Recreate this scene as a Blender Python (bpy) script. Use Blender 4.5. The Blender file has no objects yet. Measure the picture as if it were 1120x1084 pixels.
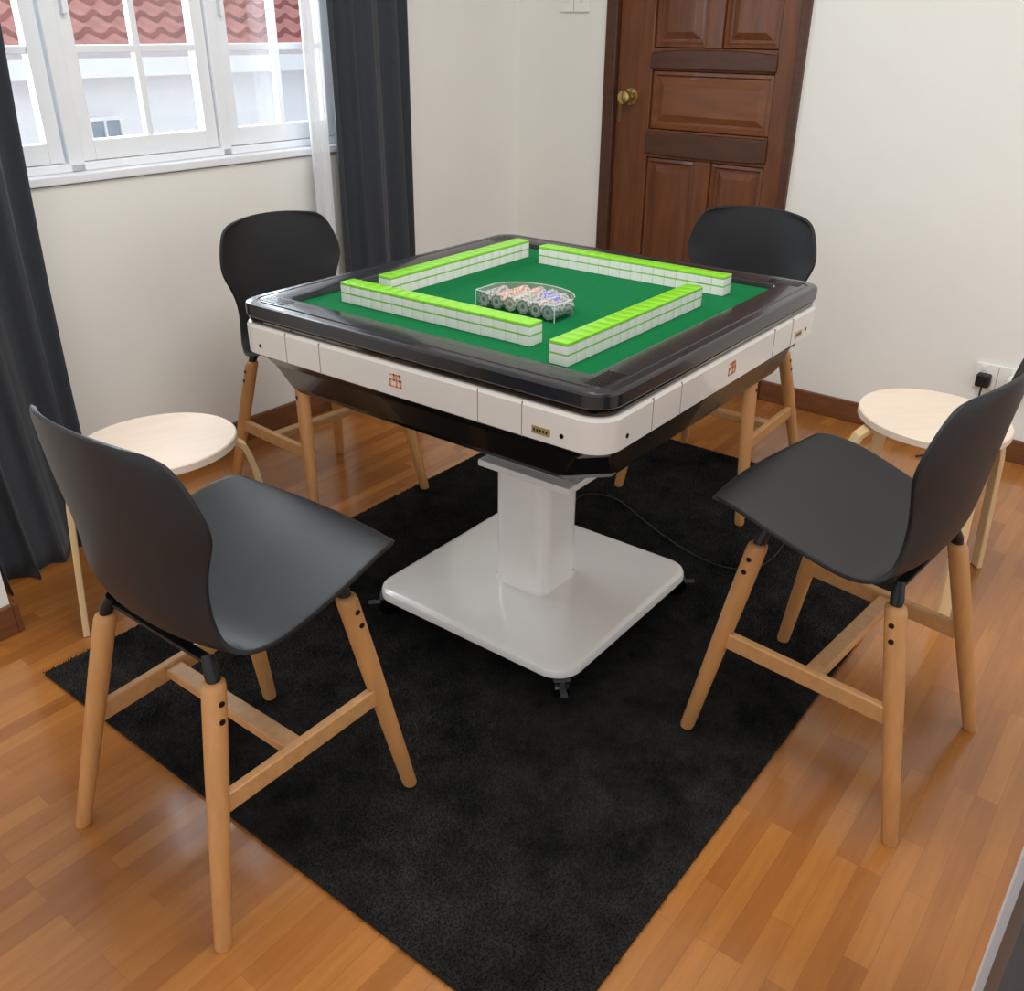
import bpy, bmesh, math, random
import numpy as np
from math import sin, cos, pi
from mathutils import Vector, Matrix
random.seed(7)
scene = bpy.context.scene
scene.view_settings.view_transform = 'Standard'
scene.view_settings.look = 'None'
scene.view_settings.exposure = 0.0

# ------------------------------------------------------------ materials
def s2l(c):
    return tuple(((x/255)/12.92 if x/255 <= 0.04045 else ((x/255+0.055)/1.055)**2.4) for x in c)

def mat(name, rgb, rough=0.5, metal=0.0, coat=0.0, noise=0.0, nscale=20.0, bump=0.0, bscale=200.0, spec=0.5,
        stretch=(1,1,1), sheen=0.0):
    m = bpy.data.materials.new(name); m.use_nodes = True
    nt = m.node_tree; b = nt.nodes['Principled BSDF']
    c = s2l(rgb)
    b.inputs['Base Color'].default_value = (*c, 1)
    b.inputs['Roughness'].default_value = rough
    b.inputs['Metallic'].default_value = metal
    b.inputs['Coat Weight'].default_value = coat
    b.inputs['Specular IOR Level'].default_value = spec
    b.inputs['Sheen Weight'].default_value = sheen
    tc = nt.nodes.new('ShaderNodeTexCoord')
    mp = nt.nodes.new('ShaderNodeMapping'); mp.inputs['Scale'].default_value = stretch
    nt.links.new(tc.outputs['Object'], mp.inputs['Vector'])
    n = nt.nodes.new('ShaderNodeTexNoise'); n.inputs['Scale'].default_value = nscale; n.inputs['Detail'].default_value = 4
    nt.links.new(mp.outputs['Vector'], n.inputs['Vector'])
    r = nt.nodes.new('ShaderNodeValToRGB')
    k = noise
    r.color_ramp.elements[0].position = 0.3; r.color_ramp.elements[1].position = 0.7
    r.color_ramp.elements[0].color = (*[x*(1-k) for x in c], 1)
    r.color_ramp.elements[1].color = (*[min(1, x*(1+k)) for x in c], 1)
    nt.links.new(n.outputs['Fac'], r.inputs['Fac'])
    nt.links.new(r.outputs['Color'], b.inputs['Base Color'])
    if bump > 0:
        n2 = nt.nodes.new('ShaderNodeTexNoise'); n2.inputs['Scale'].default_value = bscale; n2.inputs['Detail'].default_value = 5
        nt.links.new(mp.outputs['Vector'], n2.inputs['Vector'])
        bp = nt.nodes.new('ShaderNodeBump'); bp.inputs['Strength'].default_value = bump; bp.inputs['Distance'].default_value = 0.01
        nt.links.new(n2.outputs['Fac'], bp.inputs['Height'])
        nt.links.new(bp.outputs['Normal'], b.inputs['Normal'])
    return m

def clear_mat(name, tint=(1,1,1), gl=0.08, rough=0.02, kf=0.5):
    m = bpy.data.materials.new(name); m.use_nodes = True
    nt = m.node_tree; nt.nodes.clear()
    o = nt.nodes.new('ShaderNodeOutputMaterial'); mx = nt.nodes.new('ShaderNodeMixShader')
    t = nt.nodes.new('ShaderNodeBsdfTransparent'); g = nt.nodes.new('ShaderNodeBsdfGlossy')
    t.inputs['Color'].default_value = (*tint, 1); g.inputs['Roughness'].default_value = rough
    lw = nt.nodes.new('ShaderNodeLayerWeight'); lw.inputs['Blend'].default_value = 0.25
    ma = nt.nodes.new('ShaderNodeMath'); ma.operation = 'MULTIPLY_ADD'; ma.inputs[1].default_value = kf; ma.inputs[2].default_value = gl
    nt.links.new(lw.outputs['Facing'], ma.inputs[0]); nt.links.new(ma.outputs[0], mx.inputs['Fac'])
    nt.links.new(t.outputs[0], mx.inputs[1]); nt.links.new(g.outputs[0], mx.inputs[2]); nt.links.new(mx.outputs[0], o.inputs['Surface'])
    return m

M = {}
M['wall'] = mat('wall_paint', (238,237,231), 0.85, noise=0.015, nscale=3, bump=0.05, bscale=150)
M['ceil'] = mat('ceiling_paint', (240,239,236), 0.9, noise=0.01)
M['base'] = mat('baseboard_wood', (112,68,38), 0.4, noise=0.2, nscale=12, stretch=(1,1,8))
M['winframe'] = mat('window_paint', (238,241,245), 0.35, noise=0.01)
M['glass'] = clear_mat('window_glass', (0.97,0.99,1.0), 0.03)
M['acryl'] = clear_mat('clear_acrylic', (0.97,0.98,0.99), 0.05, 0.03, 0.22)
M['shell'] = mat('black_plastic_shell', (29,30,32), 0.46, noise=0.04, bump=0.03, bscale=600, spec=0.4)
M['beech'] = mat('beech_wood', (196,140,84), 0.42, noise=0.10, nscale=9, stretch=(6,6,0.8))
M['beech_h'] = mat('beech_wood_rail', (200,148,94), 0.42, noise=0.10, nscale=9, stretch=(5,5,5))
M['metal_blk'] = mat('black_metal', (24,25,27), 0.4, 0.3, noise=0.03)
M['screw'] = mat('dark_screw', (46,30,24), 0.4, 0.5, noise=0.03)
M['birch'] = mat('birch_ply', (230,212,194), 0.45, noise=0.03, nscale=8, stretch=(1,6,6))
M['birch_leg'] = mat('birch_bentwood', (220,188,140), 0.45, noise=0.06, nscale=8, stretch=(5,5,1))
M['rim'] = mat('table_rim_plastic', (32,33,37), 0.24, noise=0.04, spec=0.5, bump=0.010, bscale=500, coat=0.2)
M['gloss_blk'] = mat('gloss_black', (10,10,11), 0.10, noise=0.0, coat=0.6)
M['tray'] = mat('tray_black', (13,13,15), 0.22, noise=0.05, coat=0.3)
M['tbl_white'] = mat('table_white_gloss', (230,223,214), 0.2, noise=0.01, coat=0.5)
M['base_white'] = mat('base_white_gloss', (245,240,234), 0.18, noise=0.01, coat=0.6)
M['felt'] = mat('green_felt', (2,98,52), 0.95, noise=0.10, nscale=150, bump=0.2, bscale=700, spec=0.15)
M['grey'] = mat('grey_steel', (150,150,152), 0.4, 0.4, noise=0.03)
M['caster'] = mat('caster_grey', (86,86,90), 0.35, 0.5, noise=0.05)
M['seam'] = mat('seam_grey', (150,144,138), 0.6, noise=0.02)
M['copper'] = mat('copper_mark', (234,146,92), 0.4, 0.0, noise=0.05)
M['brass'] = mat('brass', (186,160,100), 0.25, 0.9, noise=0.05)
M['plate'] = mat('spec_plate', (186,166,112), 0.35, 0.5, noise=0.2, nscale=300)
M['tile_w'] = mat('tile_white', (240,240,234), 0.25, noise=0.01)
M['tile_g'] = mat('tile_green', (130,202,48), 0.22, noise=0.02)
M['tile_line'] = mat('tile_dark_green', (96,150,60), 0.3, noise=0.02)
M['curtain'] = mat('curtain_dark', (50,54,60), 0.9, noise=0.08, nscale=60, bump=0.15, bscale=900, sheen=0.15)
M['sw'] = mat('switch_white', (240,239,234), 0.3, noise=0.01)
M['cable'] = mat('cable_black', (14,14,15), 0.5, noise=0.03)
M['dgrey'] = mat('dark_grey_panel', (70,72,74), 0.5, noise=0.05, nscale=5)
M['out_wall'] = mat('outside_wall', (236,240,245), 0.9, noise=0.02, nscale=1.5)
M['roof'] = mat('terracotta', (194,132,126), 0.8, noise=0.14, nscale=5)
M['roof2'] = mat('terracotta_edge', (150,90,86), 0.8, noise=0.2, nscale=5)
M['out_win'] = mat('outside_window', (140,156,172), 0.2, noise=0.1)
M['doorwood'] = mat('door_wood', (108,62,34), 0.38, noise=0.22, nscale=7, stretch=(6,6,0.7), coat=0.15)
M['doorwood_h'] = mat('door_wood_panel', (120,71,39), 0.38, noise=0.2, nscale=6, stretch=(0.8,5,5), coat=0.15)
M['doordark'] = mat('door_wood_dark', (78,46,28), 0.4, noise=0.2, nscale=9, stretch=(1,4,4))

# sheer
m = bpy.data.materials.new('sheer_voile'); m.use_nodes = True; nt = m.node_tree; nt.nodes.clear()
o = nt.nodes.new('ShaderNodeOutputMaterial'); mx = nt.nodes.new('ShaderNodeMixShader'); mx.inputs['Fac'].default_value = 0.6
t = nt.nodes.new('ShaderNodeBsdfTransparent'); d1 = nt.nodes.new('ShaderNodeBsdfDiffuse'); d1.inputs['Color'].default_value = (.85,.86,.88,1)
nt.links.new(t.outputs[0], mx.inputs[1]); nt.links.new(d1.outputs[0], mx.inputs[2]); nt.links.new(mx.outputs[0], o.inputs['Surface'])
M['sheer'] = m

# floor: parquet strips
def floor_mat():
    m = bpy.data.materials.new('parquet_floor'); m.use_nodes = True; nt = m.node_tree; b = nt.nodes['Principled BSDF']
    L = nt.links
    tc = nt.nodes.new('ShaderNodeTexCoord'); mp = nt.nodes.new('ShaderNodeMapping')
    mp.inputs['Rotation'].default_value = (0,0,pi/2)
    L.new(tc.outputs['Object'], mp.inputs['Vector'])
    br = nt.nodes.new('ShaderNodeTexBrick')
    br.offset = 0.37; br.offset_frequency = 3; br.squash = 1
    br.inputs['Scale'].default_value = 1.0
    br.inputs['Brick Width'].default_value = 0.33; br.inputs['Row Height'].default_value = 0.044
    br.inputs['Mortar Size'].default_value = 0.0004; br.inputs['Mortar Smooth'].default_value = 0.3; br.inputs['Bias'].default_value = 0.0
    br.inputs['Color1'].default_value = (*s2l((153,94,41)),1)
    br.inputs['Color2'].default_value = (*s2l((180,119,58)),1)
    br.inputs['Mortar'].default_value = (*s2l((130,79,35)),1)
    L.new(mp.outputs['Vector'], br.inputs['Vector'])
    mp2 = nt.nodes.new('ShaderNodeMapping'); mp2.inputs['Scale'].default_value = (26,2.2,1)
    L.new(tc.outputs['Object'], mp2.inputs['Vector'])
    n = nt.nodes.new('ShaderNodeTexNoise'); n.inputs['Scale'].default_value = 2.0; n.inputs['Detail'].default_value = 8; n.inputs['Roughness'].default_value = 0.6
    L.new(mp2.outputs['Vector'], n.inputs['Vector'])
    r = nt.nodes.new('ShaderNodeValToRGB'); r.color_ramp.elements[0].position=0.3; r.color_ramp.elements[1].position=0.72
    r.color_ramp.elements[0].color=(0.82,0.79,0.75,1); r.color_ramp.elements[1].color=(1.06,1.05,1.03,1)
    L.new(n.outputs['Fac'], r.inputs['Fac'])
    mu = nt.nodes.new('ShaderNodeMix'); mu.data_type='RGBA'; mu.blend_type='MULTIPLY'; mu.inputs['Factor'].default_value=1
    L.new(br.outputs['Color'], mu.inputs['A']); L.new(r.outputs['Color'], mu.inputs['B'])
    L.new(mu.outputs['Result'], b.inputs['Base Color'])
    b.inputs['Roughness'].default_value = 0.25; b.inputs['Coat Weight'].default_value = 0.5; b.inputs['Coat Roughness'].default_value=0.13
    n3 = nt.nodes.new('ShaderNodeTexNoise'); n3.inputs['Scale'].default_value=9
    L.new(tc.outputs['Object'], n3.inputs['Vector'])
    bp = nt.nodes.new('ShaderNodeBump'); bp.inputs['Strength'].default_value=0.06; bp.inputs['Distance'].default_value=0.02
    L.new(n3.outputs['Fac'], bp.inputs['Height']); L.new(bp.outputs['Normal'], b.inputs['Normal'])
    return m
M['floor'] = floor_mat()

def rug_mat():
    m = bpy.data.materials.new('black_pile'); m.use_nodes = True; nt = m.node_tree; b = nt.nodes['Principled BSDF']; L = nt.links
    tc = nt.nodes.new('ShaderNodeTexCoord')
    n = nt.nodes.new('ShaderNodeTexNoise'); n.inputs['Scale'].default_value=7; n.inputs['Detail'].default_value=10; n.inputs['Roughness'].default_value=0.75
    L.new(tc.outputs['Object'], n.inputs['Vector'])
    r = nt.nodes.new('ShaderNodeValToRGB'); r.color_ramp.elements[0].position=0.36; r.color_ramp.elements[1].position=0.68
    r.color_ramp.elements[0].color=(*s2l((22,22,22)),1); r.color_ramp.elements[1].color=(*s2l((52,51,48)),1)
    L.new(n.outputs['Fac'], r.inputs['Fac']); L.new(r.outputs['Color'], b.inputs['Base Color'])
    b.inputs['Roughness'].default_value=1; b.inputs['Specular IOR Level'].default_value=0.05; b.inputs['Sheen Weight'].default_value=0.03
    return m
M['rug'] = rug_mat()

# ------------------------------------------------------------ helpers
def link(o): scene.collection.objects.link(o); return o

def mesh_obj(name, verts, faces, mats, parent=None, smooth=False, fm=None, loc=(0,0,0), rz=0.0, bevel=0.0, autosmooth=None):
    me = bpy.data.meshes.new(name); me.from_pydata([tuple(v) for v in verts], [], faces)
    if not isinstance(mats, (list,tuple)): mats=[mats]
    for mm in mats: me.materials.append(mm)
    bm = bmesh.new(); bm.from_mesh(me); bmesh.ops.recalc_face_normals(bm, faces=bm.faces); bm.to_mesh(me); bm.free()
    if fm:
        for p,i in zip(me.polygons, fm): p.material_index = i
    for p in me.polygons: p.use_smooth = smooth
    o = bpy.data.objects.new(name, me); link(o)
    o.location = loc; o.rotation_euler.z = rz
    if parent: o.parent = parent
    if bevel > 0:
        b = o.modifiers.new('bevel','BEVEL'); b.width=bevel; b.segments=2; b.limit_method='ANGLE'; b.angle_limit=0.6
    if smooth and autosmooth:
        me.set_sharp_from_angle(angle=autosmooth)
    return o

class MB:
    """collects geometry for one mesh"""
    def __init__(s): s.v=[]; s.f=[]; s.m=[]
    def box(s, x0,x1,y0,y1,z0,z1, mi=0, M4=None):
        i=len(s.v)
        P=[Vector(p) for p in [(x0,y0,z0),(x1,y0,z0),(x1,y1,z0),(x0,y1,z0),(x0,y0,z1),(x1,y0,z1),(x1,y1,z1),(x0,y1,z1)]]
        if M4: P=[M4@p for p in P]
        s.v+=P
        for f in [(0,3,2,1),(4,5,6,7),(0,1,5,4),(1,2,6,5),(2,3,7,6),(3,0,4,7)]:
            s.f.append(tuple(i+k for k in f)); s.m.append(mi)
    def loft(s, loops, mis=None, cap=True, M4=None):
        n=len(loops[0]); i0=len(s.v)
        for lp in loops:
            for p in lp: s.v.append(M4@Vector(p) if M4 else Vector(p))
        for a in range(len(loops)-1):
            for k in range(n):
                k2=(k+1)%n
                s.f.append((i0+a*n+k,i0+a*n+k2,i0+(a+1)*n+k2,i0+(a+1)*n+k)); s.m.append(mis[a] if mis else 0)
        if cap:
            s.f.append(tuple(i0+k for k in range(n))[::-1]); s.m.append(mis[0] if mis else 0)
            e=i0+(len(loops)-1)*n
            s.f.append(tuple(e+k for k in range(n))); s.m.append(mis[-1] if mis else 0)
    def tube(s, pts, rad, n=10, mi=0):
        pts=[Vector(p) for p in pts]
        if not isinstance(rad,(list,tuple)): rad=[rad]*len(pts)
        loops=[]; up=None
        for i,p in enumerate(pts):
            if i==0: t=pts[1]-p
            elif i==len(pts)-1: t=p-pts[i-1]
            else: t=(pts[i+1]-p).normalized()+(p-pts[i-1]).normalized()
            t.normalize()
            if up is None: up=Vector((0,0,1)) if abs(t.z)<0.9 else Vector((1,0,0))
            x=up.cross(t).normalized(); y=t.cross(x).normalized(); up=y
            loops.append([p+(x*cos(2*pi*k/n)+y*sin(2*pi*k/n))*rad[i] for k in range(n)])
        s.loft(loops, [mi]*len(loops))
    def obj(s, name, mats, **kw):
        return mesh_obj(name, s.v, s.f, mats, fm=s.m, **kw)

def rr(hx,hy,r,z,seg=6,cx=0,cy=0):
    r=min(r,hx,hy); out=[]
    for q,(sx,sy) in enumerate([(1,1),(-1,1),(-1,-1),(1,-1)]):
        for k in range(seg+1):
            a=q*pi/2+k/seg*pi/2
            out.append(Vector((cx+sx*(hx-r)+r*cos(a), cy+sy*(hy-r)+r*sin(a), z)))
    return out
def circ(r,z,n=24,cx=0,cy=0): return [Vector((cx+r*cos(2*pi*k/n), cy+r*sin(2*pi*k/n), z)) for k in range(n)]

def empty(name, loc=(0,0,0), rz=0.0):
    e=bpy.data.objects.new(name,None); e.empty_display_size=0.1; link(e); e.location=loc; e.rotation_euler.z=rz; return e
def tag(o,label,cat,group=None):
    o['label']=label; o['category']=cat
    if group: o['group']=group
def struct(o): o['kind']='structure'; return o

RM=-0.021
# ------------------------------------------------------------ room (local room frame rotated by RM)
WX=1.562; WY=1.884; ZC=2.85
mb=MB(); mb.box(-4.0,3.2,-3.2,2.1,-0.1,0.0); struct(mb.obj('floor',M['floor']))
mb=MB(); mb.box(-WX-0.14,3.2,-3.2,WY+0.12,ZC,ZC+0.1); struct(mb.obj('ceiling',M['ceil'],rz=RM))
OY0,OY1,OZ0,OZ1=-0.80,0.86,1.024,2.20
mb=MB()
mb.box(-WX-0.14,-WX,-3.2,OY0,0,ZC); mb.box(-WX-0.14,-WX,OY1,WY+0.12,0,ZC)
mb.box(-WX-0.14,-WX,OY0,OY1,0,OZ0-0.03); mb.box(-WX-0.14,-WX,OY0,OY1,OZ1,ZC)
struct(mb.obj('wall_window',M['wall'],rz=RM))
DX0,DX1,DZ=-1.092,-0.220,2.25
mb=MB()
mb.box(-WX,DX0,WY,WY+0.12,0,ZC); mb.box(DX1,3.2,WY,WY+0.12,0,ZC); mb.box(DX0,DX1,WY,WY+0.12,DZ,ZC)
struct(mb.obj('wall_door',M['wall'],rz=RM))
mb=MB(); mb.box(-WX,-1.005,-1.5,-0.935,0,ZC); struct(mb.obj('wall_pillar',M['wall'],rz=0))
mb=MB(); mb.box(-1.5,-0.99,-0.935,-0.92,0,0.085); mb.box(-1.005,-0.99,-1.5,-0.935,0,0.085); struct(mb.obj('baseboard_pillar',M['base'],bevel=0.003))
mb=MB(); mb.box(-WX,-WX+0.016,-0.80,WY,0,0.085); struct(mb.obj('baseboard_window',M['base'],rz=RM,bevel=0.004))
mb=MB(); mb.box(-WX+0.016,DX0,WY-0.016,WY,0,0.085); mb.box(DX1,3.2,WY-0.016,WY,0,0.085); struct(mb.obj('baseboard_door',M['base'],rz=RM,bevel=0.004))
mb=MB(); mb.box(-WX-0.14,-WX+0.014,OY0-0.01,OY1+0.01,OZ0-0.026,OZ0); struct(mb.obj('trim_1',M['winframe'],rz=RM,bevel=0.004))
def casement(name, yc, w=0.49):
    x0,x1=-WX-0.085,-WX-0.045
    z0,z1=1.050,2.175; y0,y1=yc-w/2,yc+w/2
    mb=MB(); fr=0.045
    mb.box(x0,x1,y0,y0+fr,z0,z1); mb.box(x0,x1,y1-fr,y1,z0,z1)
    mb.box(x0,x1,y0+fr,y1-fr,z0,z0+0.058); mb.box(x0,x1,y0+fr,y1-fr,z1-fr,z1)
    mb.box(x0+.008,x1-.006,yc-.011,yc+.011,z0+0.058,z1-fr)
    zz=z0+0.058+0.25
    while zz<z1-fr-0.1:
        mb.box(x0+.009,x1-.007,y0+fr,y1-fr,zz-.011,zz+.011); zz+=0.25
    w1=struct(mb.obj(name,M['winframe'],rz=RM,bevel=0.003))
    g=MB(); g.box(x0+.018,x0+.021,y0+fr-.004,y1-fr+.004,z0+.054,z1-fr+.004)
    gg=g.obj('window_pane',M['glass']); gg.parent=w1
    h=MB(); h.box(x1,x1+0.02,y0+.015,y0+.028,1.45,1.54); hh=h.obj('window_handle',M['winframe'],bevel=0.003); hh.parent=w1
casement('window_1',-0.505,0.49); casement('window_2',0.042,0.49); casement('window_3',0.575,0.49)
mb=MB(); xa,xb=-WX-0.12,-WX-0.03
mb.box(xa,xb,-0.255,-0.205,OZ0,OZ1); mb.box(xa,xb,0.290,0.328,OZ0,OZ1)
mb.box(xa,xb,OY0,-0.752,OZ0,OZ1); mb.box(xa,xb,0.822,OY1,OZ0,OZ1)
mb.box(xa,xb,OY0,OY1,OZ0,OZ0+0.024); mb.box(xa,xb,OY0,OY1,OZ1-0.024,OZ1)
struct(mb.obj('trim_2',M['winframe'],rz=RM,bevel=0.004))
# door
mb=MB(); yy=WY
mb.box(DX0,DX0+.055,yy-.02,yy+.06,0,DZ); mb.box(DX1-.035,DX1,yy-.02,yy+.06,0,DZ); mb.box(DX0,DX1,yy-.02,yy+.06,DZ-.05,DZ)
struct(mb.obj('trim_3',M['doordark'],rz=RM,bevel=0.004))
lx0,lx1=DX0+.057,DX1-.037
px0,px1=-0.872,-0.335; pm=(px0+px1)/2
mb=MB(); yf=yy+.005; yb=yy+.045
mb.box(lx0,px0,yf,yb,0.006,DZ-.052); mb.box(px1,lx1,yf,yb,0.006,DZ-.052)
for a,b_ in [(0.006,0.20),(0.935,1.045),(1.27,1.352),(2.08,DZ-.052)]: mb.box(px0,px1,yf,yb,a,b_)
mb.box(pm-.035,pm+.035,yf,yb,0.20,0.935); mb.box(pm-.035,pm+.035,yf,yb,1.352,2.08)
mb.box(px0,px1,yf+.025,yb,0.20,2.08)
door=struct(mb.obj('door_1',M['doorwood'],rz=RM,bevel=0.004))
def panel(name,x0,x1,z0,z1,mt):
    loops=[]
    for ins,dy in [(0.0,0.026),(0.004,0.010),(0.016,0.008),(0.022,0.020),(0.032,0.020),(0.058,0.008)]:
        loops.append([Vector((x0+ins,yf+dy,z0+ins)),Vector((x1-ins,yf+dy,z0+ins)),Vector((x1-ins,yf+dy,z1-ins)),Vector((x0+ins,yf+dy,z1-ins))])
    b=MB(); b.loft(loops); p=b.obj(name,mt); p.parent=door; return p
panel('door_panel',px0,pm-.035,0.20,0.935,M['doorwood']); panel('door_panel',pm+.035,px1,0.20,0.935,M['doorwood'])
panel('door_panel',px0,px1,1.045,1.27,M['doorwood_h'])
panel('door_panel',px0,pm-.035,1.352,2.08,M['doorwood']); panel('door_panel',pm+.035,px1,1.352,2.08,M['doorwood'])
def carved(z0,z1,up):
    b=MB(); n=28; loops=[]
    for i in range(n+1):
        u=-1+2*i/n; x=pm+u*(px1-px0)/2*1.02
        k=0.014*abs(u)**3
        za=z0+(0 if up else k*0.6); zb=z1-(k if up else 0)
        loops.append([Vector((x,yf-.009,za)),Vector((x,yf+.004,za-.005)),Vector((x,yf+.004,zb+.005)),Vector((x,yf-.009,zb))])
    b.loft(loops); p=b.obj('door_molding',M['doordark'],bevel=0.003); p.parent=door; p['label']='dark carved horizontal rail'
carved(1.278,1.345,True); carved(0.945,1.035,False)
b=MB()
kx,kz=-0.962,1.166
prof=[(0.033,0.0),(0.033,0.006),(0.014,0.010),(0.011,0.030),(0.022,0.038),(0.030,0.052),(0.026,0.066),(0.012,0.072)]
b.loft([[Vector((kx+r*cos(2*pi*k/24), yf-d, kz+r*sin(2*pi*k/24))) for k in range(24)] for r,d in prof])
k=b.obj('door_knob',M['brass'],smooth=True,autosmooth=0.7); k.parent=door; k['label']='round brass door knob'
b=MB()
b.box(lx0+.01,lx0+.026,yf-.002,yf,kz-.1,kz-.02); hq=b.obj('latch_plate',M['brass']); hq.parent=door

# wall switch (double) and socket
def switch_plate(name,x,z,w,h,label,cat,rockers,sockets=False):
    e=empty(name,(0,0,0),RM)
    b=MB(); y=WY
    b.box(x-w/2,x+w/2,y-.012,y-.0005,z-h/2,z+h/2); p=b.obj('face_plate',M['sw'],bevel=0.003); p.parent=e
    b=MB(); b.box(x-.001,x+.001,y-.0125,y-.0118,z-h/2+.003,z+h/2-.003); p=b.obj('plate_joint',M['seam']); p.parent=e
    for (dx,dz,rw,rh) in rockers:
        b=MB(); b.box(x+dx-rw/2,x+dx+rw/2,y-.018,y-.012,z+dz-rh/2,z+dz+rh/2); p=b.obj('rocker_switch',M['sw'],bevel=0.002); p.parent=e
    if sockets:
        for dx in (-.04,.045):
            for (ax,az,aw,ah) in [(0,.014,.005,.010),(-.012,-.010,.010,.005),(.012,-.010,.010,.005)]:
                b=MB(); b.box(x+dx+ax-aw/2,x+dx+ax+aw/2,y-.0126,y-.0115,z+az-ah/2-.006,z+az+ah/2-.006)
                p=b.obj('socket_hole',M['cable']); p.parent=e
    tag(e,label,cat); return e
switch_plate('light_switch',-1.262,1.523,0.150,0.085,'white double rocker light switch on wall beside door','light switch',[(-.037,.008,.018,.03),(.037,.008,.018,.03)])
switch_plate('wall_socket',0.672,0.298,0.158,0.094,'white double wall socket above brown baseboard','socket',[(-.05,.03,.014,.018),(.05,.03,.014,.018)],True)
e=empty('power_plug',(0,0,0),RM); b=MB(); sx,sz=0.632,0.290
b.box(sx-.024,sx+.024,WY-.047,WY-.0130,sz-.026,sz+.022); p=b.obj('plug_body',M['cable'],bevel=0.006); p.parent=e
b=MB(); b.tube([(sx,WY-.032,sz-.024),(sx,WY-.034,sz-.06),(sx+.015,WY-.04,sz-.14),(sx+.03,WY-.05,sz-.22),(sx+.02,WY-.06,.006),(sx-.05,WY-.10,.006),(sx-.13,WY-.2,.006)],.0035,8)
p=b.obj('power_cord',M['cable'],smooth=True); p.parent=e; tag(e,'black plug with cord in white wall socket','plug')
e=empty('power_adapter',(0,0,0),RM); b=MB(); sx=0.738
b.box(sx-.026,sx+.026,WY-.06,WY-.0130,.262,.322); p=b.obj('adapter_body',M['sw'],bevel=0.008); p.parent=e
b=MB(); b.box(sx-.012,sx+.012,WY-.0615,WY-.0595,.300,.306); p=b.obj('adapter_slot',M['seam']); p.parent=e
tag(e,'small white plug adapter in wall socket','plug')

# near wall end with dark door edge
mb=MB(); mb.box(1.248,1.50,-0.53,-0.475,0,2.2); struct(mb.obj('trim_4',M['winframe'],rz=0,bevel=0.003))
mb=MB(); mb.box(1.262,1.60,-1.0,-0.535,0,2.2); struct(mb.obj('wall_near',M['dgrey'],rz=0))

# ------------------------------------------------------------ outside
mb=MB(); mb.box(-5.2,-5.0,-6,8,-3,1.20); struct(mb.obj('wall_outside',M['out_wall']))
ny=700; nx=16; vv=[];ff=[];fm=[]
for i in range(nx+1):
    for s_ in (0,1):
        x=-4.75-(i+s_*0.98)*0.20; zb=1.24+(i+s_*0.98)*0.20*0.50 + (0.040 if s_==0 else 0)
        for j in range(ny+1):
            y=-4+j*0.02
            ph=(y/0.18)%1.0
            vv.append((x,y,zb+ (0.030*sin(ph/0.55*pi) if ph<0.55 else -0.010*sin((ph-.55)/.45*pi))))
rows=2*(nx+1)
for i in range(rows-1):
    for j in range(ny):
        a=i*(ny+1)+j; ff.append((a,a+1,a+ny+2,a+ny+1)); fm.append(i%2)
struct(mesh_obj('trim_5',vv,ff,[M['roof'],M['roof2']],fm=fm,smooth=False))
mb=MB(); mb.box(-4.78,-4.70,-4,7,1.12,1.23); struct(mb.obj('trim_6',M['out_wall']))
mb=MB(); mb.box(-5.0,-4.97,1.76,1.97,0.60,0.845); struct(mb.obj('window_4',M['out_win']))
mb=MB(); mb.box(-5.0,-4.955,1.73,2.00,0.845,0.87); mb.box(-5.0,-4.955,1.73,1.76,0.60,0.845); mb.box(-5.0,-4.955,1.97,2.00,0.60,0.845); mb.box(-5.0,-4.955,1.855,1.868,0.60,0.845); struct(mb.obj('trim_7',M['winframe']))
mb=MB(); mb.box(-9.5,-9.3,2.9,8,1,4.4);  struct(mb.obj('wall_outside_far',M['out_wall']))

# ------------------------------------------------------------ curtains
def curtain(name,x,y0a,y1a,y0b,y1b,ztop,zbot,folds,amp,mt,label,flare=0.0):
    ny,nz=folds*20,48; vs=[];fs=[]
    for i in range(nz+1):
        v=i/nz; z=ztop+(zbot-ztop)*v; a0=y0a+(y0b-y0a)*v; a1=y1a+(y1b-y1a)*v
        for j in range(ny+1):
            u=j/ny
            ph=u*folds*2*pi+0.8*sin(3*u+v*1.3)
            A=amp*(0.75+0.35*sin(7.3*u+1.0))*(0.75+0.35*v)
            vs.append((x+A*sin(ph)+0.22*A*sin(2.3*ph+1+v)+flare*v*v*v*(1.15-.3*u), a0+(a1-a0)*u+0.35*A*cos(ph), z))
    for i in range(nz):
        for j in range(ny):
            a=i*(ny+1)+j; fs.append((a,a+1,a+ny+2,a+ny+1))
    o=mesh_obj(name,vs,fs,mt,smooth=True)
    s=o.modifiers.new('s','SOLIDIFY'); s.thickness=0.002
    tag(o,label,'curtain'); return o
curtain('curtain',-1.465,-0.90,-0.35,-0.87,-0.515,2.42,0.004,4,0.036,M['curtain'],'dark grey drape reaching the wooden floor beside window',flare=0.22)
curtain('curtain',-1.472,0.72,1.14,0.72,1.14,2.42,0.012,4,0.030,M['curtain'],'dark grey drape in soft pleats beside sheer curtain')
curtain('sheer_curtain',-1.478,0.615,0.715,0.62,0.71,2.42,0.02,3,0.012,M['sheer'],'thin white sheer curtain gathered next to dark drape')
e=empty('curtain_rod',(0,0,0)); b=MB(); b.tube([(-1.475,-0.90,2.44),(-1.475,1.25,2.44)],.012,12); p=b.obj('rod',M['metal_blk'],smooth=True); p.parent=e
for y in (-.88,.45,1.2):
    b=MB(); b.box(-1.60,-1.47,y-.01,y+.01,2.425,2.44); p=b.obj('rod_bracket',M['metal_blk']); p.parent=e
tag(e,'black metal curtain rod above window','curtain rod')

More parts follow.
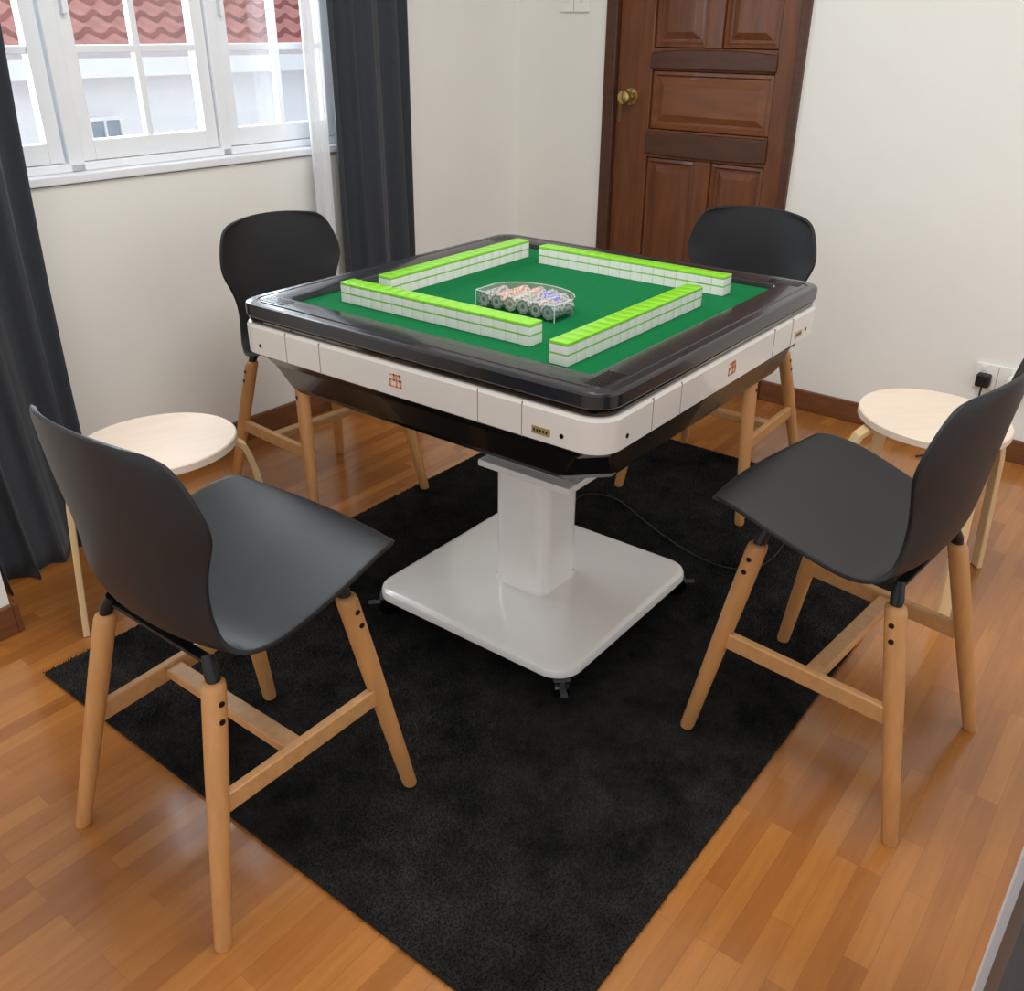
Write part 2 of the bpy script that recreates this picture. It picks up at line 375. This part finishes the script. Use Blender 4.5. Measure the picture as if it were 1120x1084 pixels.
# ------------------------------------------------------------ rug: slab + short tufted pile in one mesh
rng=np.random.default_rng(3)
x0,x1,y0,y1=-0.757,0.762,-0.993,1.237
zs=0.0085
slab_v=np.array([(x0,y0,.001),(x1,y0,.001),(x1,y1,.001),(x0,y1,.001),(x0,y0,zs),(x1,y0,zs),(x1,y1,zs),(x0,y1,zs)])
slab_f=[(0,3,2,1),(4,5,6,7),(0,1,5,4),(1,2,6,5),(2,3,7,6),(3,0,4,7)]
sp=0.0052
gx=np.arange(x0,x1,sp); gy=np.arange(y0,y1,sp); GX,GY=np.meshgrid(gx,gy)
P=np.stack([GX.ravel(),GY.ravel()],1)+rng.uniform(-sp*.5,sp*.5,(GX.size,2)); N=len(P)
h=rng.uniform(.0038,.0058,N); rad=rng.uniform(.0022,.0034,N)
ang=1.2*np.sin(P[:,0]*5+1.3*np.sin(P[:,1]*3))+1.0*np.cos(P[:,1]*4.2+P[:,0]*2)+rng.normal(0,.9,N)
ln=rng.uniform(.0005,.0035,N)
th0=rng.uniform(0,2*pi,N)
V=np.zeros((N,4,3))
for k in range(3):
    V[:,k,0]=P[:,0]+rad*np.cos(th0+k*2*pi/3); V[:,k,1]=P[:,1]+rad*np.sin(th0+k*2*pi/3); V[:,k,2]=zs-.0005
V[:,3,0]=P[:,0]+ln*np.cos(ang); V[:,3,1]=P[:,1]+ln*np.sin(ang); V[:,3,2]=zs+h
base=8+4*np.arange(N)[:,None]
F=np.concatenate([base+np.array([[0,1,3]]),base+np.array([[1,2,3]]),base+np.array([[2,0,3]])],0)
me=bpy.data.meshes.new('rug')
me.from_pydata(np.concatenate([slab_v,V.reshape(-1,3)],0).tolist(),[],slab_f+F.tolist())
me.materials.append(M['rug'])
rug=bpy.data.objects.new('rug',me); link(rug); rug.rotation_euler.z=-0.009
tag(rug,'black short-pile rectangular rug lying on parquet floor','rug')

# ------------------------------------------------------------ table
T=empty('mahjong_table',(0,0,0.0)); tag(T,'automatic mahjong table with green felt, black rim, white pedestal','table')
def part(b,name,mt,**kw):
    o=b.obj(name,mt,parent=T,**kw); return o
H=.492; RC=.052
b=MB(); b.loft([rr(h,h,r,z,8) for h,r,z in [(.484,RC-.005,.842),(.4885,RC,.845),(H-.001,RC,.849),(H-.001,RC,.8705),(H-.0035,RC-.003,.8745),(H-.008,RC-.006,.8765),(.470,.042,.8770),(.468,.040,.8750),(.465,.038,.8750),(.463,.036,.8770),(.412,.016,.8775),(.406,.013,.8755),(.403,.012,.866),(.403,.012,.852)]],cap=False)
part(b,'rim',M['rim'],smooth=True,autosmooth=0.35)
b=MB(); b.loft([rr(h,h,r,z,8) for h,r,z in [(.474,RC-.01,.830),(.484,RC-.005,.832),(.487,RC-.004,.842),(.40,.05,.8425)]],cap=True)
part(b,'rim_band',M['gloss_blk'],smooth=True,autosmooth=0.5)['label']='glossy black band under the rim'
b=MB(); b.loft([rr(.4045,.4045,.012,z,3) for z in (.850,.8645)]); part(b,'felt_top',M['felt'])['label']='green felt playing surface'
b=MB(); b.loft([rr(h,h,r,z,8) for h,r,z in [(.466,RC-.02,.755),(.482,RC-.007,.757),(H,RC,.764),(H,RC,.824),(H-.004,RC-.002,.831),(.476,RC-.01,.833)]])
part(b,'apron',M['tbl_white'],smooth=True,autosmooth=0.5)['label']='glossy white side panel band'
def chamf(h,c,z):
    return [Vector(p) for p in [(h,h-c,z),(h-c,h,z),(-h+c,h,z),(-h,h-c,z),(-h,-h+c,z),(-h+c,-h,z),(h-c,-h,z),(h,-h+c,z)]]
b=MB(); b.loft([chamf(h,c,z) for h,c,z in [(.22,.04,.640),(.36,.06,.642),(.437,.070,.668),(.448,.068,.684),(.462,.045,.735),(.474,.030,.757)]])
part(b,'under_tray',M['tray'],bevel=0.006)['label']='black tapered underside tray'
for q in range(4):
    Rz=Matrix.Rotation(q*pi/2,4,'Z')
    for kk in range(7):
        b=MB(); b.box(-.452,-.372,-.4555+.0055*kk,-.4535+.0055*kk,.8765,.8780,0,Rz)
        part(b,'speaker_slot',M['tray'])
for q in range(4):
    Rz=Matrix.Rotation(q*pi/2,4,'Z')
    for x in (-.33,-.222,.212,.315):
        b=MB(); b.box(x-.0008,x+.0008,-H-.0006,-H+.003,.762,.829,0,Rz); part(b,'panel_seam',M['seam'])
    for x in (-.418,.403):
        b=MB(); b.loft([[Rz@Vector((x+.0045*cos(2*pi*k/14),-H-d,.785+.0045*sin(2*pi*k/14))) for k in range(14)] for d in (-.002,.0012)])
        part(b,'screw_cap',M['gloss_blk'])
    b=MB(); xs=.358
    b.box(xs-.020,xs+.020,-H-.0013,-H+.002,.776,.791,0,Rz); part(b,'spec_plate',M['plate'],bevel=0.0006)
    b=MB()
    for k in range(5): b.box(xs-.016+.0068*k,xs-.0125+.0068*k,-H-.0017,-H-.0010,.781,.786,0,Rz)
    part(b,'plate_marking',M['screw'])
    b=MB(); yq=-H-.0013; zc=.797; s=.0120; w=.0032
    def seg(ax,az,bx,bz):
        x_0,x_1=min(ax,bx)-w/2,max(ax,bx)+w/2; z_0,z_1=min(az,bz)-w/2,max(az,bz)+w/2
        b.box(x_0,x_1,yq,-H+.002,zc+z_0,zc+z_1,0,Rz)
    seg(-.0140,s,-.0030,s); seg(-.0030,s,-.0030,.001); seg(-.0140,.001,-.0030,.001); seg(-.0140,.001,-.0140,-s); seg(-.0140,-s,-.002,-s)
    seg(.0035,s,.0122,s); seg(.0122,s,.0122,.001); seg(.0035,.001,.0148,.001); seg(.0148,.001,.0148,-s); seg(.0035,-s,.0148,-s); seg(.0035,-s,.0035,s)
    part(b,'emblem',M['copper'])['label']='copper-coloured square emblem'
# column & base
b=MB(); b.loft([rr(h,h,r,z,8) for h,r,z in [(.094,.034,.100),(.086,.034,.106),(.082,.034,.116),(.082,.034,.468)]])
part(b,'pedestal_column',M['base_white'],smooth=True,autosmooth=0.6)
b=MB(); b.loft([rr(h,h,r,z,8) for h,r,z in [(.298,.06,.069),(.309,.066,.070),(.313,.068,.075),(.313,.068,.087),(.310,.066,.094),(.302,.06,.0985),(.294,.054,.100),(.10,.04,.1045)]])
part(b,'pedestal_base',M['base_white'],smooth=True,autosmooth=0.6)
b=MB(); b.box(-.225,.200,-.115,.115,.484,.508); part(b,'mount_plate',M['grey'],bevel=0.003)['label']='grey steel mounting bracket'
b=MB(); b.box(-.07,.200,-.155,.155,.466,.483); part(b,'mount_bracket',M['base_white'],bevel=0.003)
b=MB(); b.box(-.15,.15,-.13,.13,.508,.642); part(b,'lift_housing',M['tray'],bevel=0.004)
for sx in (-1,1):
    for sy in (-1,1):
        cx,cy=sx*.272,sy*.272
        n=20; ax=Vector((sx,-sy,0)).normalized(); ux=Vector((sx,sy,0)).normalized()
        cc=Vector((cx+ux.x*.012,cy+ux.y*.012,.0405))
        for off in (-.012,.012):
            c=MB(); loops=[]
            for d,r in ((-.006,.020),(-.005,.0260),(.005,.0260),(.006,.020)):
                loops.append([cc+ax*(off+d)+ux*(r*cos(2*pi*k/n))+Vector((0,0,r*sin(2*pi*k/n))) for k in range(n)])
            c.loft(loops,[0]*4)
            part(c,'caster_wheel',M['gloss_blk'],smooth=True,autosmooth=0.6)
        c=MB(); Rm=Matrix.Translation((cx,cy,0))@Matrix.Rotation(math.atan2(sy,sx),4,'Z')
        c.box(-.020,.034,-.020,.020,.0655,.069,0,Rm)
        c.box(-.018,.036,-.0035,.0035,.030,.068,0,Rm)
        c.box(.034,.066,-.008,.008,.046,.050,0,Rm)
        c.box(.028,.036,-.006,.006,.044,.068,0,Rm)
        part(c,'caster_fork',M['caster'],bevel=0.001)

# power cord of the table on the rug
e=empty('extension_cord',(0,0,0)); b=MB()
zc_=.0176
pts=[(-.12,.33,zc_),(-.22,.48,zc_),(-.25,.62,zc_),(-.15,.66,zc_),(-.018,.598,zc_),(.10,.54,zc_),(.22,.495,zc_),(.33,.484,zc_),(.405,.53,zc_),(.425,.64,zc_),(.405,.80,zc_),(.39,.95,zc_),(.37,1.12,zc_)]
def smoothpts(P,n=6):
    P=[Vector(p) for p in P]; out=[]
    for i in range(len(P)-1):
        a=P[max(i-1,0)];b_=P[i];c=P[i+1];d=P[min(i+2,len(P)-1)]
        for k in range(n):
            t=k/n; out.append(0.5*((2*b_)+(c-a)*t+(2*a-5*b_+4*c-d)*t*t+(3*b_-a-3*c+d)*t**3))
    out.append(P[-1]); return out
b.tube(smoothpts(pts),.0026,8); p=b.obj('cord',M['cable'],smooth=True); p.parent=e; tag(e,'thin black power cord lying on black rug','cable')

# ------------------------------------------------------------ mahjong tiles
tw,tl,th=0.0313,0.0420,0.0225
def tile_data(kg):
    b=MB(); hx,hy=tw/2,tl/2; r=.0022
    L_=[(hx-.0006,hy-.0006,0),(hx,hy,.0006),(hx,hy,th*kg),(hx-.0001,hy-.0001,th*(kg+.005)),(hx-.0001,hy-.0001,th*(kg+.035)),(hx,hy,th*(kg+.04)),(hx,hy,th-.0010),(hx-.0003,hy-.0003,th-.0003),(hx-.0010,hy-.0010,th)]
    b.loft([rr(a,c,r,z,2) for a,c,z in L_],[0,0,0,2,2,1,1,1,1])
    f_=b.obj('mahjong_tile',[M['tile_w'],M['tile_g'],M['tile_line']],smooth=True,autosmooth=0.7)
    d=f_.data; bpy.data.objects.remove(f_); return d
td=[tile_data(.87),tile_data(.70)]
zf=.8646; n=17; pitch=.0315
rows=[('x',-.33,-.300),('y',-.375,.310),('x',-.205,.290),('y',-.22,-.290)]
for ax,start,cross in rows:
    for i in range(n):
        for lv in (0,1):
            o=bpy.data.objects.new('mahjong_tile',td[lv]); link(o)
            c=start+pitch*(i+.5); j=random.uniform(-.0004,.0004)
            z=zf+.0003+lv*(th+.0001)
            if ax=='x': o.location=(c,cross+j,z)
            else: o.location=(cross+j,c,z); o.rotation_euler.z=pi/2
            tag(o,'white mahjong tile with lime green back in stacked wall','mahjong tile','mahjong tiles in stacked walls')

# ------------------------------------------------------------ chip box: straight front, bowed back
BX0,BX1,BY0=-.066,.150,-.160
BXC=(BX0+BX1)/2; BHW=(BX1-BX0)/2
def backy(x): 
    u=(x-BXC)/BHW
    return BY0+.056+.078*math.sqrt(max(0,1-u*u*0.96))
z0=.8648; hgt=.038
def outline(ins):
    out=[]; n=22
    out.append((BX0+ins,BY0+ins)); out.append((BX1-ins,BY0+ins))
    for k in range(n+1):
        x=BX1-ins-(BX1-BX0-2*ins)*k/n; out.append((x,backy(x)-ins))
    return out
e=empty('chip_box',(0,0,0)); tag(e,'clear acrylic box of gaming chips on green felt','box')
O_=outline(0); I_=outline(.0025)
b=MB(); b.loft([[Vector((x,y,z)) for x,y in pp] for pp,z in [(O_,z0),(O_,z0+hgt),(I_,z0+hgt),(I_,z0+.002)]])
p=b.obj('box_body',M['acryl']); p.parent=e
b=MB(); b.loft([[Vector((x,y,z)) for x,y in O_] for z in (z0+hgt+.0003,z0+hgt+.002)]); p=b.obj('box_lid',M['acryl']); p.parent=e
M['edge']=mat('acrylic_edge',(226,232,232),0.2)
b=MB(); O2=outline(-.0006); I2=outline(.0014)
b.loft([[Vector((x,y,z)) for x,y in pp] for pp,z in [(O2,z0+hgt-.001),(O2,z0+hgt+.0002),(I2,z0+hgt+.0002),(I2,z0+hgt-.001),(O2,z0+hgt-.001)]],cap=False); p=b.obj('box_edge',M['edge']); p.parent=e
for (x,y) in (O_[0],O_[1]):
    b=MB(); b.box(x-.0008,x+.0008,y-.0008,y+.0008,z0,z0+hgt)
    p=b.obj('box_corner',M['edge']); p.parent=e
def chipmat(nm,c1,c2):
    """face = rings of two colours, rim with alternating edge spots"""
    m=mat(nm,c1,0.4,noise=0.02); nt=m.node_tree; bb=nt.nodes['Principled BSDF']
    tc=nt.nodes.new('ShaderNodeTexCoord'); sx_=nt.nodes.new('ShaderNodeSeparateXYZ'); cb=nt.nodes.new('ShaderNodeCombineXYZ')
    nt.links.new(tc.outputs['Object'],sx_.inputs[0]); nt.links.new(sx_.outputs['X'],cb.inputs['X']); nt.links.new(sx_.outputs['Y'],cb.inputs['Y'])
    ln_=nt.nodes.new('ShaderNodeVectorMath'); ln_.operation='LENGTH'; nt.links.new(cb.outputs[0],ln_.inputs[0])
    r_=nt.nodes.new('ShaderNodeValToRGB'); r_.color_ramp.interpolation='CONSTANT'
    mr=nt.nodes.new('ShaderNodeMath'); mr.operation='MULTIPLY'; mr.inputs[1].default_value=1/.018
    nt.links.new(ln_.outputs['Value'],mr.inputs[0]); nt.links.new(mr.outputs[0],r_.inputs['Fac'])
    A=(*s2l(c1),1); B=(*s2l(c2),1)
    el=r_.color_ramp.elements; el[0].position=0; el[0].color=B; el[1].position=.30; el[1].color=A
    q=el.new(.62); q.color=B; q=el.new(.72); q.color=A
    # angular spots on the outer band
    g=nt.nodes.new('ShaderNodeTexGradient'); g.gradient_type='RADIAL'; nt.links.new(tc.outputs['Object'],g.inputs['Vector'])
    mu=nt.nodes.new('ShaderNodeMath'); mu.operation='MULTIPLY'; mu.inputs[1].default_value=8
    fr=nt.nodes.new('ShaderNodeMath'); fr.operation='FRACT'; gt=nt.nodes.new('ShaderNodeMath'); gt.operation='GREATER_THAN'; gt.inputs[1].default_value=0.62
    nt.links.new(g.outputs['Fac'],mu.inputs[0]); nt.links.new(mu.outputs[0],fr.inputs[0]); nt.links.new(fr.outputs[0],gt.inputs[0])
    g2=nt.nodes.new('ShaderNodeMath'); g2.operation='GREATER_THAN'; g2.inputs[1].default_value=.76; nt.links.new(mr.outputs[0],g2.inputs[0])
    mm=nt.nodes.new('ShaderNodeMath'); mm.operation='MULTIPLY'; nt.links.new(gt.outputs[0],mm.inputs[0]); nt.links.new(g2.outputs[0],mm.inputs[1])
    mx=nt.nodes.new('ShaderNodeMix'); mx.data_type='RGBA'; mx.inputs['B'].default_value=B
    nt.links.new(mm.outputs[0],mx.inputs['Factor']); nt.links.new(r_.outputs['Color'],mx.inputs['A'])
    nt.links.new(mx.outputs['Result'],bb.inputs['Base Color'])
    return m
cm=[('grey',chipmat('chip_grey',(206,202,198),(128,122,120))),('orange and white',chipmat('chip_orange',(230,140,100),(240,232,224))),
    ('white patterned',chipmat('chip_white',(228,222,214),(170,140,124))),('silver',chipmat('chip_silver',(190,190,192),(126,126,130))),('blue and white',chipmat('chip_blue',(112,114,216),(224,222,240)))]
cr=.0160; cth=.0046
data=[]
for nm,mt in cm:
    b=MB(); b.loft([circ(r,z,24) for r,z in [(cr-.0006,0),(cr,.0006),(cr,cth-.0006),(cr-.0006,cth)]])
    c0=b.obj('gaming_chip',mt,smooth=True,autosmooth=0.6); data.append(c0.data); bpy.data.objects.remove(c0)
pick=[0,1,2,0,2,3]
for s in range(6):
    cx=BX0+.0200+s*.0352
    yend=min(backy(cx-cr*.8),backy(cx+cr*.8))-.005
    k=0; y=yend
    while y-cth>BY0+.004:
        q=pick[s]
        if s in (3,4) and 5<=k<=10: q=4
        elif s==2 and 4<=k<=8: q=1
        elif k%4==1: q=random.choice([0,2,3])
        o=bpy.data.objects.new('gaming_chip',data[q]); link(o)
        o.rotation_euler=(pi/2,random.uniform(0,6),0); o.location=(cx+random.uniform(-.0005,.0005),y,z0+.002+cr+.0006)
        tag(o,cm[q][0]+' round gaming chip in clear box','chip','gaming chips in the clear box')
        y-=.0049; k+=1

# ------------------------------------------------------------ chairs
def build_chair(loc,rz,label,first=None,tilt=0.0):
    root=empty('dining_chair',loc,rz); root.rotation_euler.x=tilt; tag(root,label,'chair','dining chairs around the table')
    if first:
        for ch in first.children:
            c=ch.copy(); scene.collection.objects.link(c); c.parent=root
        return root
    def P(b,name,mt,**kw): return b.obj(name,mt,parent=root,**kw)
    R=[(.302,.548,.196,.010,-.035),(.295,.560,.212,.013,-.028),(.268,.568,.226,.016,-.018),(.20,.562,.236,.020,-.006),(.13,.547,.240,.020,0),(.06,.530,.236,.018,0),
       (-.005,.516,.228,.014,0),(-.055,.509,.214,.012,.006),(-.098,.516,.198,.014,.014),(-.126,.544,.186,.018,.026),(-.140,.597,.178,.022,.038),(-.146,.660,.184,.014,.047),(-.150,.718,.204,.004,.053),(-.153,.763,.222,-.004,.055),
       (-.158,.812,.214,-.006,.052),(-.164,.858,.199,-.008,.048),(-.168,.888,.183,-.012,.044),(-.170,.903,.158,-.016,.040)]
    nu=16; vs=[];fs=[]
    for (y,z,w,dz,dy) in R:
        for j in range(nu+1):
            u=-1+2*j/nu
            vs.append((w*u, y+dy*abs(u)**2.2, z+dz*abs(u)**2.4))
    for i in range(len(R)-1):
        for j in range(nu):
            a=i*(nu+1)+j; fs.append((a,a+1,a+nu+2,a+nu+1))
    sh=mesh_obj('seat_shell',vs,fs,M['shell'],parent=root,smooth=True)
    s=sh.modifiers.new('sub','SUBSURF'); s.levels=2; s.render_levels=2
    s=sh.modifiers.new('sol','SOLIDIFY'); s.thickness=0.009; s.offset=0
    s=sh.modifiers.new('bev','BEVEL'); s.width=0.003; s.segments=2; s.limit_method='ANGLE'
    sh['label']='moulded black plastic seat and backrest shell'
    tops={}
    for sx in (-1,1):
        tops[(sx,1)]=(sx*.172,.172,.492); tops[(sx,-1)]=(sx*.158,-.108,.474)
    foot=lambda sx,sy: Vector((sx*.225,(.240 if sy>0 else -.232),0.0))
    for (sx,sy),tp in tops.items():
        A=Vector(tp); B=foot(sx,sy)
        pts=[B+(A-B)*k for k in (0,.01,.3,.7,.97,.99,1.0)]
        loops=[]; rads=[.0140,.0155,.0175,.0205,.0210,.0195,.014]
        for p,r in zip(pts,rads): loops.append([Vector((p.x+r*cos(2*pi*k/16),p.y+r*sin(2*pi*k/16),p.z)) for k in range(16)])
        b=MB(); b.loft(loops); P(b,'leg',M['beech'],smooth=True,autosmooth=0.9)
        for zz in (.032,.062):
            k=1-zz/A.z; c=B+(A-B)*k
            b=MB(); b.loft([[Vector((c.x+sx*d,c.y+.0055*cos(2*pi*q/12),c.z+.0055*sin(2*pi*q/12))) for q in range(12)] for d in (.012,.0214)])
            P(b,'screw',M['screw'],smooth=True,autosmooth=0.6)
        b=MB(); top=Vector((A.x-sx*.018,A.y-sy*.010,(.540 if sy>0 else .511)))
        b.tube([A-Vector((0,0,.004)),A+Vector((-sx*.004,-sy*.002,.010)),top],[.012,.0130,.011],12)
        P(b,'leg_socket',M['metal_blk'],smooth=True,autosmooth=0.6)['label']='black steel leg socket'
    zr=.255
    def at(sx,sy,z):
        A=Vector(tops[(sx,sy)]); B=foot(sx,sy); k=z/A.z; return B+(A-B)*k
    for sx in (-1,1):
        a=at(sx,-1,zr);c=at(sx,1,zr); b=MB()
        wx=.009; L1=[]
        for p,yo in ((a,.008),(c,-.008)):
            L1.append([Vector((p.x-wx,p.y+yo,zr-.019)),Vector((p.x+wx,p.y+yo,zr-.019)),Vector((p.x+wx,p.y+yo,zr+.019)),Vector((p.x-wx,p.y+yo,zr+.019))])
        b.loft(L1); P(b,'side_rail',M['beech_h'],bevel=0.003)
    a=at(-1,1,zr);c=at(-1,-1,zr); xm=(a.x+c.x)/2
    b=MB(); b.box(xm+.008,-xm-.008,-.012,.024,zr-.010,zr+.012); P(b,'cross_rail',M['beech_h'],bevel=0.003)
    b=MB()
    b.box(-.150,.150,.145,.165,.526,.535); b.box(-.135,.135,-.105,-.085,.492,.499); 
    b.loft([[Vector((-.012,-.10,.493)),Vector((.012,-.10,.493)),Vector((.012,-.10,.499)),Vector((-.012,-.10,.499))],[Vector((-.012,.15,.526)),Vector((.012,.15,.526)),Vector((.012,.15,.532)),Vector((-.012,.15,.532))]])
    P(b,'under_frame',M['metal_blk'],bevel=0.002)['label']='black steel frame under the seat'
    return root
TI=0.031
c1=build_chair((-.028,-.950,.0074),0.0,'black shell dining chair with beech legs standing on rug edge',tilt=TI)
build_chair((.830,.008,.0074),pi/2-.09,'black shell dining chair with beech legs half on rug',c1,tilt=TI)
build_chair((-.970,.128,.0074),-pi/2-.09,'black shell dining chair with beech legs beside window wall',c1,tilt=TI)
build_chair((.027,1.0,.0146),pi,'black shell dining chair with beech legs near the door',c1)

# ------------------------------------------------------------ stools
def build_stool(loc,phi,label,first=None,theta=.04):
    rz=phi+pi/4
    root=empty('stool',loc,0); tag(root,label,'stool','round birch stools')
    root.rotation_euler=(Matrix.Rotation(phi,4,'Z')@Matrix.Rotation(-theta,4,'Y')@Matrix.Rotation(-phi,4,'Z')@Matrix.Rotation(rz,4,'Z')).to_euler()
    if first:
        for ch in first.children:
            c=ch.copy(); scene.collection.objects.link(c); c.parent=root
        return root
    b=MB(); b.loft([circ(r,z,48) for r,z in [(.192,.470),(.196,.473),(.196,.490),(.193,.493)]]); b.obj('seat',M['birch'],parent=root,smooth=True,autosmooth=0.6)
    for q in range(4):
        a=q*pi/2; Rz=Matrix.Rotation(a,4,'Z')
        path=[(.04,.4615),(.15,.4615),(.185,.456),(.207,.438),(.217,.410),(.228,.36),(.268,0.0)]
        loops=[]
        for i,(r,z) in enumerate(path):
            if i==0: t=Vector((1,0,0))
            elif i==len(path)-1: t=Vector((path[i][0]-path[i-1][0],0,path[i][1]-path[i-1][1]))
            else: t=Vector((path[i+1][0]-path[i-1][0],0,path[i+1][1]-path[i-1][1]))
            t.normalize(); nrm=Vector((-t.z,0,t.x)); 
            if i==len(path)-1: nrm=Vector((1,0,0))
            c=Vector((r,0,z)); w=.018; h=.008
            loops.append([Rz@(c+nrm*h+Vector((0,w,0))),Rz@(c-nrm*h+Vector((0,w,0))),Rz@(c-nrm*h-Vector((0,w,0))),Rz@(c+nrm*h-Vector((0,w,0)))])
        b=MB(); b.loft(loops); b.obj('leg',M['birch_leg'],parent=root,bevel=0.003)
    return root
s1=build_stool((-.726,-.592,.0080),math.radians(18),'round birch plywood stool with bentwood legs beside dark curtain')
build_stool((.722,.797,.0080),pi,'round birch plywood stool with bentwood legs near wall socket',s1)

# ------------------------------------------------------------ lights
w=bpy.data.worlds.new('world'); scene.world=w; w.use_nodes=True
bg=w.node_tree.nodes['Background']; bg.inputs['Color'].default_value=(0.94,0.965,1.0,1); bg.inputs['Strength'].default_value=1.18
def area(name,loc,rot,size,sy,power,col):
    l=bpy.data.lights.new(name,'AREA'); l.shape='RECTANGLE'; l.size=size; l.size_y=sy; l.energy=power; l.color=col
    o=bpy.data.objects.new(name,l); link(o); o.location=loc; o.rotation_euler=rot; return o
area('ceiling_light',(0.4,-0.3,2.80),(0,0,0),1.2,1.2,46,(1,.97,.925))
area('window_light',(-2.2,0.05,1.9),(0,math.radians(-100),0),1.6,1.7,95,(.90,.95,1))

# ------------------------------------------------------------ camera
yaw,pitch,roll=2.223,0.473,0.007
f=Vector((cos(yaw)*cos(pitch),sin(yaw)*cos(pitch),-sin(pitch))); r=Vector((sin(yaw),-cos(yaw),0)); u=r.cross(f)
r2=r*cos(roll)+u*sin(roll); u2=-r*sin(roll)+u*cos(roll)
cam=bpy.data.cameras.new('camera'); co=bpy.data.objects.new('camera',cam); link(co)
Mx=Matrix((( r2.x,u2.x,-f.x,1.235),(r2.y,u2.y,-f.y,-1.724),(r2.z,u2.z,-f.z,1.427),(0,0,0,1)))
co.matrix_world=Mx; cam.sensor_width=36; cam.lens=1003.7*36/1120; cam.clip_start=0.02
scene.camera=co
